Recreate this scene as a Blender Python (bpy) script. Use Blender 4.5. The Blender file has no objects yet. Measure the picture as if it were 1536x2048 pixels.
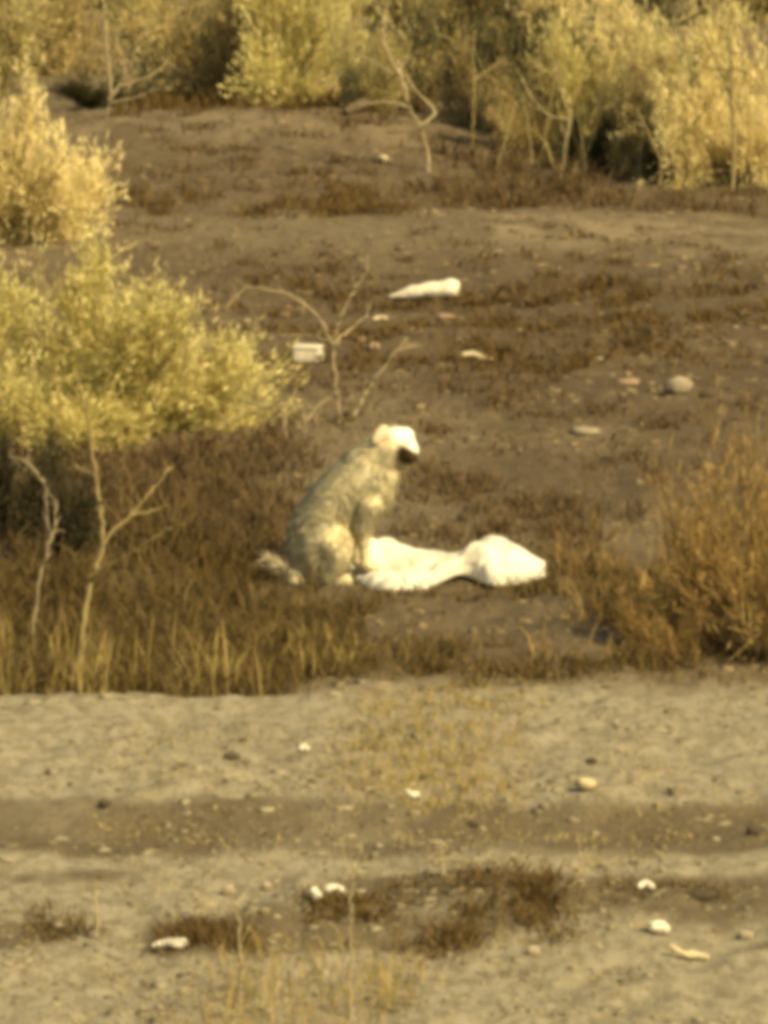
import bpy, bmesh, math
import numpy as np
from mathutils import Vector, Matrix

# ------------------------------------------------------------------ camera, world, sun, exposure
scene = bpy.context.scene
COL = scene.collection
CAM_H, DOG_Y, FPX = 4.6, 30.0, 12140.0           # camera height, distance of the dog, focal length (px of a 1536 wide frame)
PITCH = math.atan(CAM_H / DOG_Y) - (1165 - 1024) / FPX
cam_d = bpy.data.cameras.new('camera')
cam = bpy.data.objects.new('camera', cam_d); COL.objects.link(cam)
cam.location = (0, 0, CAM_H)
cam.rotation_euler = (math.pi / 2 - PITCH, 0, 0)
cam_d.sensor_fit = 'HORIZONTAL'; cam_d.sensor_width = 36.0
cam_d.lens = FPX / 1536 * 36.0
cam_d.clip_start = 0.5; cam_d.clip_end = 9000
scene.camera = cam

SUN_EL = math.radians(42); SUN_AZ = math.radians(-47)   # azimuth: 0 = from the right, positive = from behind the subject
sdir = Vector((math.cos(SUN_AZ) * math.cos(SUN_EL), math.sin(SUN_AZ) * math.cos(SUN_EL), math.sin(SUN_EL)))
world = bpy.data.worlds.new('World'); scene.world = world; world.use_nodes = True
wn = world.node_tree; wn.nodes.clear()
wo = wn.nodes.new('ShaderNodeOutputWorld'); wb = wn.nodes.new('ShaderNodeBackground'); sk = wn.nodes.new('ShaderNodeTexSky')
sk.sky_type = 'NISHITA'; sk.sun_disc = False; sk.sun_elevation = SUN_EL
sk.sun_rotation = math.atan2(sdir.x, sdir.y); sk.dust_density = 2.0
wb.inputs['Strength'].default_value = 0.085
wn.links.new(sk.outputs[0], wb.inputs[0]); wn.links.new(wb.outputs[0], wo.inputs[0])
sun_d = bpy.data.lights.new('sun', 'SUN'); sun_d.energy = 4.2; sun_d.angle = math.radians(0.6); sun_d.color = (1.0, 0.92, 0.72)
sun = bpy.data.objects.new('sun', sun_d); COL.objects.link(sun)
sun.rotation_euler = sdir.to_track_quat('Z', 'Y').to_euler(); sun.location = (20, 20, 40)
vs = scene.view_settings
vs.view_transform = 'Standard'; vs.look = 'None'; vs.gamma = 1.0; vs.use_curve_mapping = False
vs.exposure = 0.74
vs.use_white_balance = True; vs.white_balance_temperature = 9300; vs.white_balance_tint = 2
scene.cycles.pixel_filter_type = 'BLACKMAN_HARRIS'; scene.cycles.filter_width = 6.2    # soft long-zoom optics
scene.cycles.use_denoising = True
scene.cycles.max_bounces = 6; scene.cycles.transparent_max_bounces = 4

# ------------------------------------------------------------------ numeric helpers
_T = np.random.default_rng(7).random(65536)
def _h(ix, iy, s): return _T[(ix * 73856093 ^ iy * 19349663 ^ (s * 83492791)) & 65535]
def vnoise(x, y, s=0):
    x = np.asarray(x, float); y = np.asarray(y, float)
    ix = np.floor(x).astype(np.int64); iy = np.floor(y).astype(np.int64)
    fx = x - ix; fy = y - iy
    fx = fx * fx * (3 - 2 * fx); fy = fy * fy * (3 - 2 * fy)
    a = _h(ix, iy, s); b = _h(ix + 1, iy, s); c = _h(ix, iy + 1, s); d = _h(ix + 1, iy + 1, s)
    return (a * (1 - fx) + b * fx) * (1 - fy) + (c * (1 - fx) + d * fx) * fy - 0.5
def fbm(x, y, s=0, o=4):
    r = 0; a = 1.0
    for k in range(o):
        r = r + a * vnoise(np.asarray(x) * 2 ** k + 17.3 * k, np.asarray(y) * 2 ** k - 9.1 * k, s + k); a *= 0.5
    return r
def sstep(a, b, x):
    t = np.clip((np.asarray(x, float) - a) / (b - a), 0, 1); return t * t * (3 - 2 * t)

SP, CP = math.sin(PITCH), math.cos(PITCH)
def ray(px, py):
    u = (px - 768) / FPX; v = (1024 - py) / FPX
    return np.array([u, CP + v * SP, -SP + v * CP])
def flat_y(py):                                     # distance at which a pixel row meets level ground
    d = ray(768, py); return -CAM_H / d[2] * d[1]
EDGE_Y = flat_y(1388)

def H0(x, y):                                       # the lie of the land
    x = np.asarray(x, float); y = np.asarray(y, float)
    near = 1 - sstep(60, 120, np.abs(x)) 
    h = 0.22 * fbm(x / 5.0, y / 6.0, 3, 2) * sstep(31, 38, y)
    h = h + 0.20 * np.exp(-((y - flat_y(300)) / 3.2) ** 2) * sstep(2.0, -1.2, x)      # low bank at the back left
    h = h + 0.10 * np.exp(-((y - flat_y(690)) / 0.5) ** 2) * (0.6 + fbm(x / 1.3, y / 3, 5, 2))
    h = h - 0.10 * sstep(EDGE_Y - 0.02, EDGE_Y + 0.20, y + 0.15 * fbm(x / 1.1, 0 * y, 8, 2)) * sstep(0.2, -1.0, x) * sstep(30.5, 28.5, y)
    far = sstep(110, 900, y)
    return h + far * (10 + 14 * fbm(x / 260.0, y / 300.0, 6, 3)) * near ** 0
def H(x, y):
    x = np.asarray(x, float); y = np.asarray(y, float)
    m = 0.038 * fbm(x / 0.45, y / 0.7, 11, 3) + 0.022 * fbm(x / 0.10, y / 0.17, 12, 2) * (0.4 + 1.2 * np.clip(fbm(x / 0.8, y / 1.2, 15, 2) + 0.5, 0, 1.2))
    rut = -0.05 * np.exp(-((y - flat_y(1645) + 0.25 * fbm(x / 2.0, 0 * y, 31, 2)) / 0.30) ** 2)
    return H0(x, y) + m + rut
def G(px, py):                                      # ground point seen at a pixel of the photograph
    d = ray(px, py); t = 12.0
    for _ in range(4000):
        t += 0.02
        p = d * t
        if CAM_H + p[2] < H0(p[0], p[1]): break
    return np.array([p[0], p[1], float(H(p[0], p[1]))])
def ppm(p): return FPX / math.hypot(p[1], CAM_H - p[2])      # photograph pixels per metre at a point

# ------------------------------------------------------------------ mesh helpers
def mesh(name, V, F, smooth=False):
    V = np.ascontiguousarray(V, np.float32); F = np.ascontiguousarray(F, np.int32)
    me = bpy.data.meshes.new(name); n, k = F.shape
    me.vertices.add(len(V)); me.vertices.foreach_set('co', V.ravel())
    me.loops.add(n * k); me.loops.foreach_set('vertex_index', F.ravel())
    me.polygons.add(n); me.polygons.foreach_set('loop_start', np.arange(0, n * k, k, dtype=np.int32))
    me.update(calc_edges=True)
    if smooth: me.polygons.foreach_set('use_smooth', np.ones(n, bool))
    return me
def link(name, me, m=None, parent=None, loc=None, **props):
    o = bpy.data.objects.new(name, me); COL.objects.link(o)
    if m is not None and me is not None: me.materials.clear(); me.materials.append(m)
    if parent is not None: o.parent = parent
    if loc is not None: o.location = loc
    for k, v in props.items(): o[k] = v
    return o
def thing(name, label, cat, loc, group=None):
    o = link(name, None, loc=tuple(float(v) for v in loc), label=label, category=cat)
    o.empty_display_size = 0.1
    if group: o['group'] = group
    return o
def join(parts):
    Vs, Fs, n = [], [], 0
    for V, F in parts:
        Vs.append(V); Fs.append(np.asarray(F) + n); n += len(V)
    return np.concatenate(Vs), np.concatenate(Fs)
def unit(v): return v / (np.linalg.norm(v, axis=-1, keepdims=True) + 1e-9)
def tubes(P, R, sides=5):                           # P (M,K,3), R (M,K) -> quads, with a point at each end
    P = np.asarray(P, float); R = np.asarray(R, float)
    M, K, _ = P.shape
    T = unit(np.gradient(P, axis=1))
    ref = np.where(np.abs(T[..., 2:3]) > 0.9, np.array([1.0, 0, 0]), np.array([0, 0, 1.0]))
    A = unit(np.cross(T, ref)); B = np.cross(T, A)
    a = np.arange(sides) * 2 * math.pi / sides
    V = P[:, :, None, :] + R[:, :, None, None] * (np.cos(a)[None, None, :, None] * A[:, :, None, :] + np.sin(a)[None, None, :, None] * B[:, :, None, :])
    V = V.reshape(-1, 3)
    m = np.arange(M)[:, None, None] * K * sides; k = np.arange(K - 1)[None, :, None] * sides; s = np.arange(sides)[None, None, :]
    i0 = m + k + s; i1 = m + k + (s + 1) % sides
    return V, np.stack([i0, i1, i1 + sides, i0 + sides], -1).reshape(-1, 4)
def curve(pts, n=10):                               # smooth polyline through points
    pts = np.asarray(pts, float); t = np.linspace(0, len(pts) - 1, n)
    out = []
    for tt in t:
        i = min(int(tt), len(pts) - 2); f = tt - i
        p0 = pts[max(i - 1, 0)]; p1 = pts[i]; p2 = pts[i + 1]; p3 = pts[min(i + 2, len(pts) - 1)]
        out.append(0.5 * (2 * p1 + (p2 - p0) * f + (2 * p0 - 5 * p1 + 4 * p2 - p3) * f * f + (3 * p1 - p0 - 3 * p2 + p3) * f ** 3))
    return np.array(out)
def leaves(C, L, W, rng, along=None, spread=1.0):   # one folded diamond per centre
    n = len(C); d = rng.normal(size=(n, 3))
    if along is not None: d = along + spread * d * 0.6
    d = unit(d); s = unit(np.cross(d, rng.normal(size=(n, 3)) * 0.6 + np.array(sdir[:]) * 1.1)); nn = np.cross(d, s)   # leaves turn to the sun
    L = np.broadcast_to(L, n)[:, None]; W = np.broadcast_to(W, n)[:, None]
    V = np.stack([C - d * L / 2, C + s * W / 2 + nn * W * .18, C + d * L / 2, C - s * W / 2 + nn * W * .18], 1).reshape(-1, 3)
    return V, np.arange(n * 4).reshape(n, 4)
def blades(B, Ht, W, lean, rng, az=None):           # grass blades: two-step bent strips
    n = len(B); az = rng.uniform(0, 2 * math.pi, n) if az is None else az
    D = np.stack([np.cos(az), np.sin(az), 0 * az], 1); f = rng.uniform(0, 2 * math.pi, n)
    S = np.stack([np.cos(f), np.sin(f), 0 * f], 1)
    Ht = np.broadcast_to(Ht, n)[:, None]; W = np.broadcast_to(W, n)[:, None]; lean = np.broadcast_to(lean, n)[:, None]
    up = np.array([0, 0, 1.0])
    p1 = B + up * Ht * 0.55 + D * Ht * lean * 0.35; p2 = B + up * Ht * (1 - 0.3 * lean) + D * Ht * lean
    V = np.stack([B - S * W / 2, B + S * W / 2, p1 + S * W * .42, p1 - S * W * .42, p2 + S * W * .12, p2 - S * W * .12], 1).reshape(-1, 3)
    i = np.arange(n)[:, None] * 6
    return V, np.concatenate([i + np.array([0, 1, 2, 3]), i + np.array([3, 2, 4, 5])], 0)
def ico(sub=2):
    bm = bmesh.new(); bmesh.ops.create_icosphere(bm, subdivisions=sub, radius=1.0)
    V = np.array([v.co[:] for v in bm.verts]); F = np.array([[v.index for v in f.verts] for f in bm.faces]); bm.free()
    return V, F
ICO1, ICO2, ICO3, ICO4 = ico(1), ico(2), ico(3), ico(4)
def n3(V, sc, s=0): return (vnoise(V[:, 0] * sc + 31.7 * V[:, 2] * sc, V[:, 1] * sc, s) + vnoise(V[:, 1] * sc - 3.3, V[:, 2] * sc + 5.1, s + 1) + vnoise(V[:, 2] * sc + 1.7, V[:, 0] * sc, s + 2)) / 1.5

# ------------------------------------------------------------------ materials
def new_mat(name):
    m = bpy.data.materials.new(name); m.use_nodes = True; nt = m.node_tree; nt.nodes.clear()
    return m, nt, nt.nodes.new('ShaderNodeOutputMaterial')
def N(nt, t, **kw):
    n = nt.nodes.new(t)
    for k, v in kw.items(): setattr(n, k, v)
    return n
def mixc(nt, fac, a, b):
    n = N(nt, 'ShaderNodeMix', data_type='RGBA')
    if isinstance(fac, (int, float)): n.inputs[0].default_value = fac
    else: nt.links.new(fac, n.inputs[0])
    for sock, v in ((n.inputs[6], a), (n.inputs[7], b)):
        if isinstance(v, tuple): sock.default_value = (*v, 1)
        else: nt.links.new(v, sock)
    return n.outputs[2]
def ramp(nt, fac, a, b):
    n = N(nt, 'ShaderNodeMapRange', interpolation_type='SMOOTHSTEP')
    n.inputs[1].default_value = a; n.inputs[2].default_value = b; nt.links.new(fac, n.inputs[0]); return n.outputs[0]
def noise(nt, scale, detail=3, rough=0.6, vec=None):
    n = N(nt, 'ShaderNodeTexNoise'); n.inputs['Scale'].default_value = scale; n.inputs['Detail'].default_value = detail; n.inputs['Roughness'].default_value = rough
    if vec is None: vec = N(nt, 'ShaderNodeTexCoord').outputs['Object']
    nt.links.new(vec, n.inputs['Vector']); return n.outputs[0]
def plant_mat(name, c0, c1, c2=None, transl=0.3, patch=4.0, rough=0.8):
    m, nt, out = new_mat(name)
    rnd = N(nt, 'ShaderNodeNewGeometry').outputs['Random Per Island']
    c = mixc(nt, rnd, c0, c1)
    if c2: c = mixc(nt, ramp(nt, noise(nt, patch), 0.45, 0.68), c, c2)
    d = N(nt, 'ShaderNodeBsdfDiffuse'); nt.links.new(c, d.inputs[0])
    if transl:
        t = N(nt, 'ShaderNodeBsdfTranslucent'); nt.links.new(c, t.inputs[0])
        mx = N(nt, 'ShaderNodeMixShader'); mx.inputs[0].default_value = transl
        nt.links.new(d.outputs[0], mx.inputs[1]); nt.links.new(t.outputs[0], mx.inputs[2]); nt.links.new(mx.outputs[0], out.inputs[0])
    else: nt.links.new(d.outputs[0], out.inputs[0])
    return m
def solid_mat(name, c0, c1, scale=8.0, rough=0.8, bump=0.0, bscale=40.0, transl=0.0, spec=0.3):
    m, nt, out = new_mat(name)
    c = mixc(nt, ramp(nt, noise(nt, scale), 0.35, 0.68), c0, c1)
    p = N(nt, 'ShaderNodeBsdfPrincipled'); nt.links.new(c, p.inputs['Base Color'])
    p.inputs['Roughness'].default_value = rough; p.inputs['Specular IOR Level'].default_value = spec
    if bump:
        b = N(nt, 'ShaderNodeBump'); b.inputs['Strength'].default_value = bump; b.inputs['Distance'].default_value = 0.01
        nt.links.new(noise(nt, bscale), b.inputs['Height']); nt.links.new(b.outputs[0], p.inputs['Normal'])
    if transl:
        t = N(nt, 'ShaderNodeBsdfTranslucent'); nt.links.new(c, t.inputs[0])
        mx = N(nt, 'ShaderNodeMixShader'); mx.inputs[0].default_value = transl
        nt.links.new(p.outputs[0], mx.inputs[1]); nt.links.new(t.outputs[0], mx.inputs[2]); nt.links.new(mx.outputs[0], out.inputs[0])
    else: nt.links.new(p.outputs[0], out.inputs[0])
    return m

M = {}
M['bark_pale'] = solid_mat('bark_pale', (0.306, 0.246, 0.145), (0.204, 0.157, 0.085), 12, 0.9, 0.4, 60)
M['bark_gold'] = solid_mat('bark_gold', (0.251, 0.193, 0.088), (0.167, 0.122, 0.052), 12, 0.9, 0.4, 60)
M['bark_grey'] = solid_mat('bark_grey', (0.255, 0.204, 0.128), (0.153, 0.119, 0.068), 12, 0.9, 0.4, 60)
M['bark_dark'] = solid_mat('bark_dark', (0.13, 0.09, 0.05), (0.07, 0.05, 0.03), 12, 0.9, 0.4, 60)
M['yellow_leaf'] = plant_mat('yellow_leaf', (0.680, 0.571, 0.285), (0.860, 0.745, 0.422), (0.620, 0.500, 0.239), 0.5)
M['gold_flower'] = plant_mat('gold_flower', (0.800, 0.653, 0.322), (0.900, 0.765, 0.437), None, 0.35)
M['olive_leaf'] = plant_mat('olive_leaf', (0.497, 0.432, 0.173), (0.734, 0.637, 0.281), (0.583, 0.486, 0.205), 0.45)
M['pale_flower'] = plant_mat('pale_flower', (0.700, 0.604, 0.276), (0.869, 0.753, 0.382), None, 0.35)
M['grey_leaf'] = plant_mat('grey_leaf', (0.300, 0.253, 0.116), (0.547, 0.465, 0.225), (0.383, 0.300, 0.123), 0.3, 2.5)
M['tan_leaf'] = plant_mat('tan_leaf', (0.352, 0.270, 0.121), (0.594, 0.473, 0.231), (0.396, 0.286, 0.121), 0.35, 2.5)
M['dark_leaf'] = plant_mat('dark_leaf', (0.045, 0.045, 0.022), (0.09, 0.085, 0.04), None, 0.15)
M['shade_leaf'] = plant_mat('shade_leaf', (0.030, 0.027, 0.014), (0.060, 0.053, 0.028), None, 0.15)  # leaf colour darkened to give the shadowed hollow at the left
M['rust_leaf'] = plant_mat('rust_leaf', (0.234, 0.143, 0.056), (0.433, 0.293, 0.123), (0.342, 0.238, 0.103), 0.35)
M['brown_grass'] = plant_mat('brown_grass', (0.080, 0.053, 0.023), (0.192, 0.136, 0.061), (0.093, 0.060, 0.024), 0.25, 3.0)
M['gold_grass'] = plant_mat('gold_grass', (0.250, 0.181, 0.067), (0.407, 0.313, 0.125), None, 0.3)
M['straw_grass'] = plant_mat('straw_grass', (0.340, 0.264, 0.119), (0.493, 0.391, 0.187), None, 0.3)
M['pale_stem'] = plant_mat('pale_stem', (0.30, 0.24, 0.115), (0.56, 0.46, 0.24), None, 0.2)
M['brown_weed'] = plant_mat('brown_weed', (0.079, 0.051, 0.026), (0.164, 0.113, 0.063), (0.096, 0.059, 0.029), 0.2, 1.5)
M['umber_weed'] = plant_mat('umber_weed', (0.077, 0.046, 0.019), (0.153, 0.100, 0.042), None, 0.2)
M['white_plastic'] = solid_mat('white_plastic', (0.74, 0.71, 0.61), (0.62, 0.57, 0.45), 5, 0.5, 0.5, 26, 0.15, 0.3)
M['white_litter'] = solid_mat('white_litter', (0.62, 0.57, 0.46), (0.48, 0.42, 0.31), 14, 0.7, 0.5, 40)
M['cream_litter'] = solid_mat('cream_litter', (0.46, 0.38, 0.235), (0.36, 0.29, 0.17), 14, 0.75, 0.3, 40)
M['pale_stone'] = solid_mat('pale_stone', (0.299, 0.252, 0.177), (0.218, 0.177, 0.116), 9, 0.9, 0.6, 30)
M['pink_stone'] = solid_mat('pink_stone', (0.306, 0.212, 0.136), (0.230, 0.153, 0.093), 9, 0.9, 0.6, 30)
M['dark_stone'] = solid_mat('dark_stone', (0.075, 0.055, 0.032), (0.045, 0.034, 0.02), 9, 0.9, 0.6, 30)
M['dark_plastic'] = solid_mat('dark_plastic', (0.03, 0.024, 0.016), (0.05, 0.04, 0.026), 9, 0.6, 0.2, 30)

def ground_mat():
    m, nt, out = new_mat('desert_soil')
    def attr(n): return N(nt, 'ShaderNodeAttribute', attribute_name=n).outputs['Fac']
    tc = N(nt, 'ShaderNodeTexCoord').outputs['Object']
    mp = N(nt, 'ShaderNodeMapping'); mp.inputs['Scale'].default_value = (1, 0.42, 1); nt.links.new(tc, mp.inputs[0])
    big = noise(nt, 1.3, 4, 0.65, mp.outputs[0]); mid = noise(nt, 14.0, 6, 0.78, mp.outputs[0]); fine = noise(nt, 45.0, 4, 0.7, tc)
    pale = mixc(nt, ramp(nt, mid, 0.41, 0.60), (0.290, 0.252, 0.178), (0.169, 0.142, 0.095))
    earth = mixc(nt, ramp(nt, mid, 0.41, 0.60), (0.133, 0.098, 0.059), (0.071, 0.049, 0.027))
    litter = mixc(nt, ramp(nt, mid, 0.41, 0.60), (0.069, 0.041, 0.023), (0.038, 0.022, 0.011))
    c = mixc(nt, attr('earth'), pale, earth)
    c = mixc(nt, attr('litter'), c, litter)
    c = mixc(nt, attr('shade_litter'), c, (0.088, 0.064, 0.037))  # rut shadow and foreground weed litter, both painted as dark soil
    c = mixc(nt, attr('dust'), c, (0.246, 0.191, 0.119))
    c2 = mixc(nt, ramp(nt, fine, 0.30, 0.75), c, (0.357, 0.289, 0.178)); 
    c = mixc(nt, 0.30, c, c2)
    p = N(nt, 'ShaderNodeBsdfPrincipled'); nt.links.new(c, p.inputs['Base Color']); p.inputs['Roughness'].default_value = 0.95; p.inputs['Specular IOR Level'].default_value = 0.1
    b = N(nt, 'ShaderNodeBump'); b.inputs['Strength'].default_value = 0.8; b.inputs['Distance'].default_value = 0.02
    nt.links.new(fine, b.inputs['Height']); nt.links.new(b.outputs[0], p.inputs['Normal'])
    nt.links.new(p.outputs[0], out.inputs[0]); return m
M['soil'] = ground_mat()

# ------------------------------------------------------------------ the ground: one sheet to the horizon
def build_ground():
    def geo(a, b, n): return list(np.geomspace(a, b, n))
    xs = [-v for v in geo(4.8, 3500, 40)][::-1][:-1] + list(np.arange(-4.8, 4.801, 0.034)) + geo(4.8, 3500, 40)[1:]
    ys = [-200, -120, -60, -30, -10, 0, 6, 10, 13, 15, 16.5] + list(np.arange(17.5, 34, 0.045)) + list(np.arange(34, 90, 0.085)) + geo(90, 7000, 50)
    X, Y = np.meshgrid(np.array(xs), np.array(ys)); nx, ny = len(xs), len(ys)
    Z = H(X, Y)
    V = np.stack([X, Y, Z], -1).reshape(-1, 3)
    i = np.arange(ny - 1)[:, None] * nx + np.arange(nx - 1)[None, :]
    F = np.stack([i, i + 1, i + nx + 1, i + nx], -1).reshape(-1, 4)
    me = mesh('ground', V, F, True)
    x, y = V[:, 0], V[:, 1]
    w = 0.9 * fbm(x / 0.9, y / 1.6, 21, 4); w2 = fbm(x / 0.35, y / 0.8, 25, 4)
    def band(p_lo, p_hi, soft): return sstep(flat_y(p_lo) - soft, flat_y(p_lo) + soft, y + w) * sstep(flat_y(p_hi) + soft, flat_y(p_hi) - soft, y + w)
    earth = sstep(EDGE_Y - 0.15, EDGE_Y + 0.5, y + 0.5 * w)
    w3 = fbm(x / 1.4, y / 0.7, 29, 3)
    litter = np.clip(band(800, 520, 1.2) * (0.85 + 0.35 * sstep(0.0, 1.5, x)) + band(440, 250, 1.4) * 0.65 + band(1040, 720, 0.8) * sstep(-0.2, 0.9, x + w) * 0.9 + band(1350, 1120, 0.3) * 0.8, 0, 1)  # dead-weed litter; its middle band also paints in the bank's shadow lines
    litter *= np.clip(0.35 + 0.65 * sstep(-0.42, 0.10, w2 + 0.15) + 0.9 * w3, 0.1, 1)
    shade_litter = sstep(flat_y(1705) - .12, flat_y(1705) + .12, y + 0.22 * w) * sstep(flat_y(1598) + .12, flat_y(1598) - .12, y + 0.22 * w) * (0.95 + 0.6 * w2)  # rut band: shadow put into the soil colour
    shade_litter = shade_litter + sstep(flat_y(1905) - .08, flat_y(1905) + .08, y + 0.2 * w) * sstep(flat_y(1745) + .08, flat_y(1745) - .08, y + 0.2 * w) * sstep(-0.18, 0.12, w2 + 0.5 * w3 + 0.10 * np.exp(-(x / 0.8) ** 2)) * 0.95  # nearer strip: soil coloured like weed litter
    dust = (band(500, 425, 1.2) * sstep(0, 0.8, x) * 0.5 + band(320, 250, 1.6) * 0.5 + band(560, 430, 1.0) * 0.15) * sstep(-0.3, 0.2, w2)
    for nme, a in (('earth', earth), ('litter', litter), ('shade_litter', np.clip(shade_litter, 0, 1)), ('dust', np.clip(dust, 0, 1))):
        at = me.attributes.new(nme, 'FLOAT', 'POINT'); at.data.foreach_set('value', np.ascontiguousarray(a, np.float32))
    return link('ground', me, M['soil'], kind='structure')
build_ground()

# ------------------------------------------------------------------ shrubs
def shrub_parts(seed, R, Ht, ns=26, nt=12, nl=16, leaf=(0.03, 0.011), tilt=1.25, twig=0.30, low=0.25, flat=0.8, spread=0.75):
    rng = np.random.default_rng(seed)
    nc = max(6, ns // 7); ca = rng.uniform(0, 2 * math.pi, nc); ct = tilt * np.sqrt(rng.random(nc)); cl = rng.uniform(0.72, 1.12, nc); j = rng.integers(0, nc, ns)
    ti = np.clip(ct[j] + rng.normal(0, 0.12, ns), 0.0, tilt); az = ca[j] + rng.normal(0, 0.14, ns) / np.maximum(np.sin(ti), 0.25)
    ln = cl[j] * rng.uniform(0.66, 1.06, ns) * (1 + 0.30 * vnoise(np.cos(az) * 1.6 + seed, np.sin(az) * 1.6 + ti * 2, seed % 97))
    tip = np.stack([np.sin(ti) * np.cos(az) * R * ln, np.sin(ti) * np.sin(az) * R * ln, np.cos(ti * 0.92) * Ht * ln], 1)
    K = 7; t = np.linspace(0, 1, K)
    base = np.concatenate([rng.normal(0, 0.05 * R, (ns, 2)), np.full((ns, 1), -0.03)], 1)
    hz = t ** flat; vt = t ** (1 / flat)
    P = base[:, None, :] + np.stack([tip[:, 0:1] * hz, tip[:, 1:2] * hz, tip[:, 2:3] * (0.5 * vt + 0.5 * t)], -1)
    P[:, 1:, :] += rng.normal(0, 0.025 * R, (ns, K - 1, 3)) * t[None, 1:, None]
    rad = (0.016 * Ht * rng.uniform(0.5, 1.1, ns))[:, None] * (1 - 0.8 * t)[None, :] + 0.0015
    st = tubes(P, rad, 5)
    ti0 = rng.uniform(low, 1.0, (ns, nt)); k = np.minimum((ti0 * (K - 1)).astype(int), K - 2); f = ti0 * (K - 1) - k
    ii = np.arange(ns)[:, None]
    A = (P[ii, k] * (1 - f[..., None]) + P[ii, k + 1] * f[..., None]).reshape(-1, 3)
    D = unit((P[ii, k + 1] - P[ii, k]).reshape(-1, 3))
    D = unit(D * 0.8 + rng.normal(0, 0.55, D.shape) + np.array([0, 0, 0.25]))
    Lt = twig * R * rng.uniform(0.35, 1.1, len(A))
    tt = np.linspace(0, 1, 4)
    Q = A[:, None, :] + D[:, None, :] * (Lt[:, None] * tt)[..., None] + rng.normal(0, 0.03 * R, (len(A), 1, 3)) * (tt ** 2)[None, :, None]
    Q[..., 2] = np.maximum(Q[..., 2], 0.01)
    tw = tubes(Q, (0.0038 * np.ones(len(A)))[:, None] * (1 - 0.7 * tt)[None, :] + 0.0008, 3)
    lt = rng.uniform(0.15, 1.05, (len(A), nl)); 
    k = np.minimum((lt * 3).astype(int), 2); f = np.minimum(lt * 3 - k, 1.1)
    ii = np.arange(len(A))[:, None]
    C = (Q[ii, k] * (1 - f[..., None]) + Q[ii, k + 1] * f[..., None]).reshape(-1, 3) + rng.normal(0, leaf[0] * 0.55, (len(A) * nl, 3))
    dirs = np.repeat(D, nl, axis=0)
    lf = leaves(C, leaf[0] * rng.uniform(0.5, 1.4, len(C)), leaf[1] * rng.uniform(0.6, 1.3, len(C)), rng, unit(dirs + np.array([0, 0, 0.35])), spread)
    keep = rng.random(len(A)) < 0.9                      # flower heads crowd the outer twig ends
    E = Q[keep, -1]; out = np.linalg.norm(E / np.array([R, R, Ht]), axis=1) > 0.62
    E = E[out]; Dk = D[keep][out]; C2 = np.repeat(E, 7, axis=0) + rng.normal(0, leaf[0] * 0.35, (len(E) * 7, 3)); Dk = np.repeat(Dk, 7, axis=0)
    fl = leaves(C2, leaf[0] * 0.8 * rng.uniform(0.6, 1.2, len(C2)), leaf[1] * 1.1 * rng.uniform(0.6, 1.2, len(C2)), rng, unit(Dk + np.array([0, 0, 0.4])), 0.8)
    return st, tw, lf, fl
_shr = {}
def shrub(name, label, p, R, Ht, mat, key, bark='bark_grey', flower=None, rot=0.0, group=None, cat='shrub', **kw):
    kk = (key, mat, bark, flower)
    if kk not in _shr:
        st, tw, lf, fl = shrub_parts(key, 1.0, 1.0, **kw)
        _shr[kk] = [('stems', mesh('stems', *st, True), M[bark]), ('twigs', mesh('twigs', *tw), M[mat] if mat not in ('dark_leaf', 'shade_leaf') else M[bark]), ('foliage', mesh('foliage', *lf), M[mat])]
        if flower: _shr[kk].append(('flower_heads', mesh('flower_heads', *fl), M[flower]))
    t = thing(name, label, cat, p, group)
    t.scale = (R, R, Ht); t.rotation_euler = (0, 0, rot)
    for n, me, m in _shr[kk]: link(n, me, m, t, kind='stuff')
    return t

# the two lit yellow shrubs at the left
p = G(20, 478); shrub('rabbitbrush', 'tall bright golden-yellow shrub at the upper left edge', p, 0.80, 1.30, 'yellow_leaf', 101, 'bark_gold', 'gold_flower', 0.4, ns=62, nt=22, nl=13, leaf=(0.085, 0.014), twig=0.34, low=0.15, tilt=1.4)
p = G(175, 868); shrub('rabbitbrush', 'broad low yellow-green shrub at the left edge above the bare sapling', p, 1.12, 0.98, 'olive_leaf', 102, 'bark_gold', 'pale_flower', 1.2, ns=96, nt=24, nl=14, leaf=(0.070, 0.0105), twig=0.30, tilt=1.55, low=0.1)
p = G(20, 850); shrub('rabbitbrush', 'smaller yellow-green shrub cut by the left edge, merging with its broad neighbour', p + np.array([-0.25, 0.35, 0]), 0.75, 0.98, 'olive_leaf', 103, 'bark_gold', 'pale_flower', 2.2, ns=60, nt=22, nl=14, leaf=(0.080, 0.012), twig=0.30, low=0.1, tilt=1.45)
# dark clumps put in for the shadow in the hollow beneath them
p = G(125, 1150); shrub('dark_shrub', 'near-black dense clump standing in for the shaded hollow behind the bare sapling on the left', p + np.array([0.0, 0.2, 0]), 0.27, 0.68, 'shade_leaf', 104, 'bark_dark', None, 0.3, ns=30, nt=14, nl=16, leaf=(0.07, 0.028), twig=0.4, low=0.1)
p = G(15, 1110); shrub('dark_shrub', 'dark low clump standing in for shade at the left edge under the yellow shrub', p + np.array([0, 0.3, 0]), 0.30, 0.62, 'shade_leaf', 104, 'bark_dark', None, 1.9)
# rusty shrub at the right edge
p = G(1500, 1335); shrub('rust_shrub', 'rusty brown dry shrub at the right edge of the clearing', p + np.array([0.08, 0.40, 0]), 0.58, 1.16, 'rust_leaf', 108, 'bark_gold', None, 0.9, ns=48, nt=16, nl=9, leaf=(0.080, 0.012), twig=0.36, tilt=1.35)
p = G(1330, 1325); shrub('rust_shrub', 'low russet weed bush just left of the taller rusty shrub', p + np.array([0, 0.25, 0]), 0.28, 0.42, 'rust_leaf', 108, 'bark_gold', None, 0.6)

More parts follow.
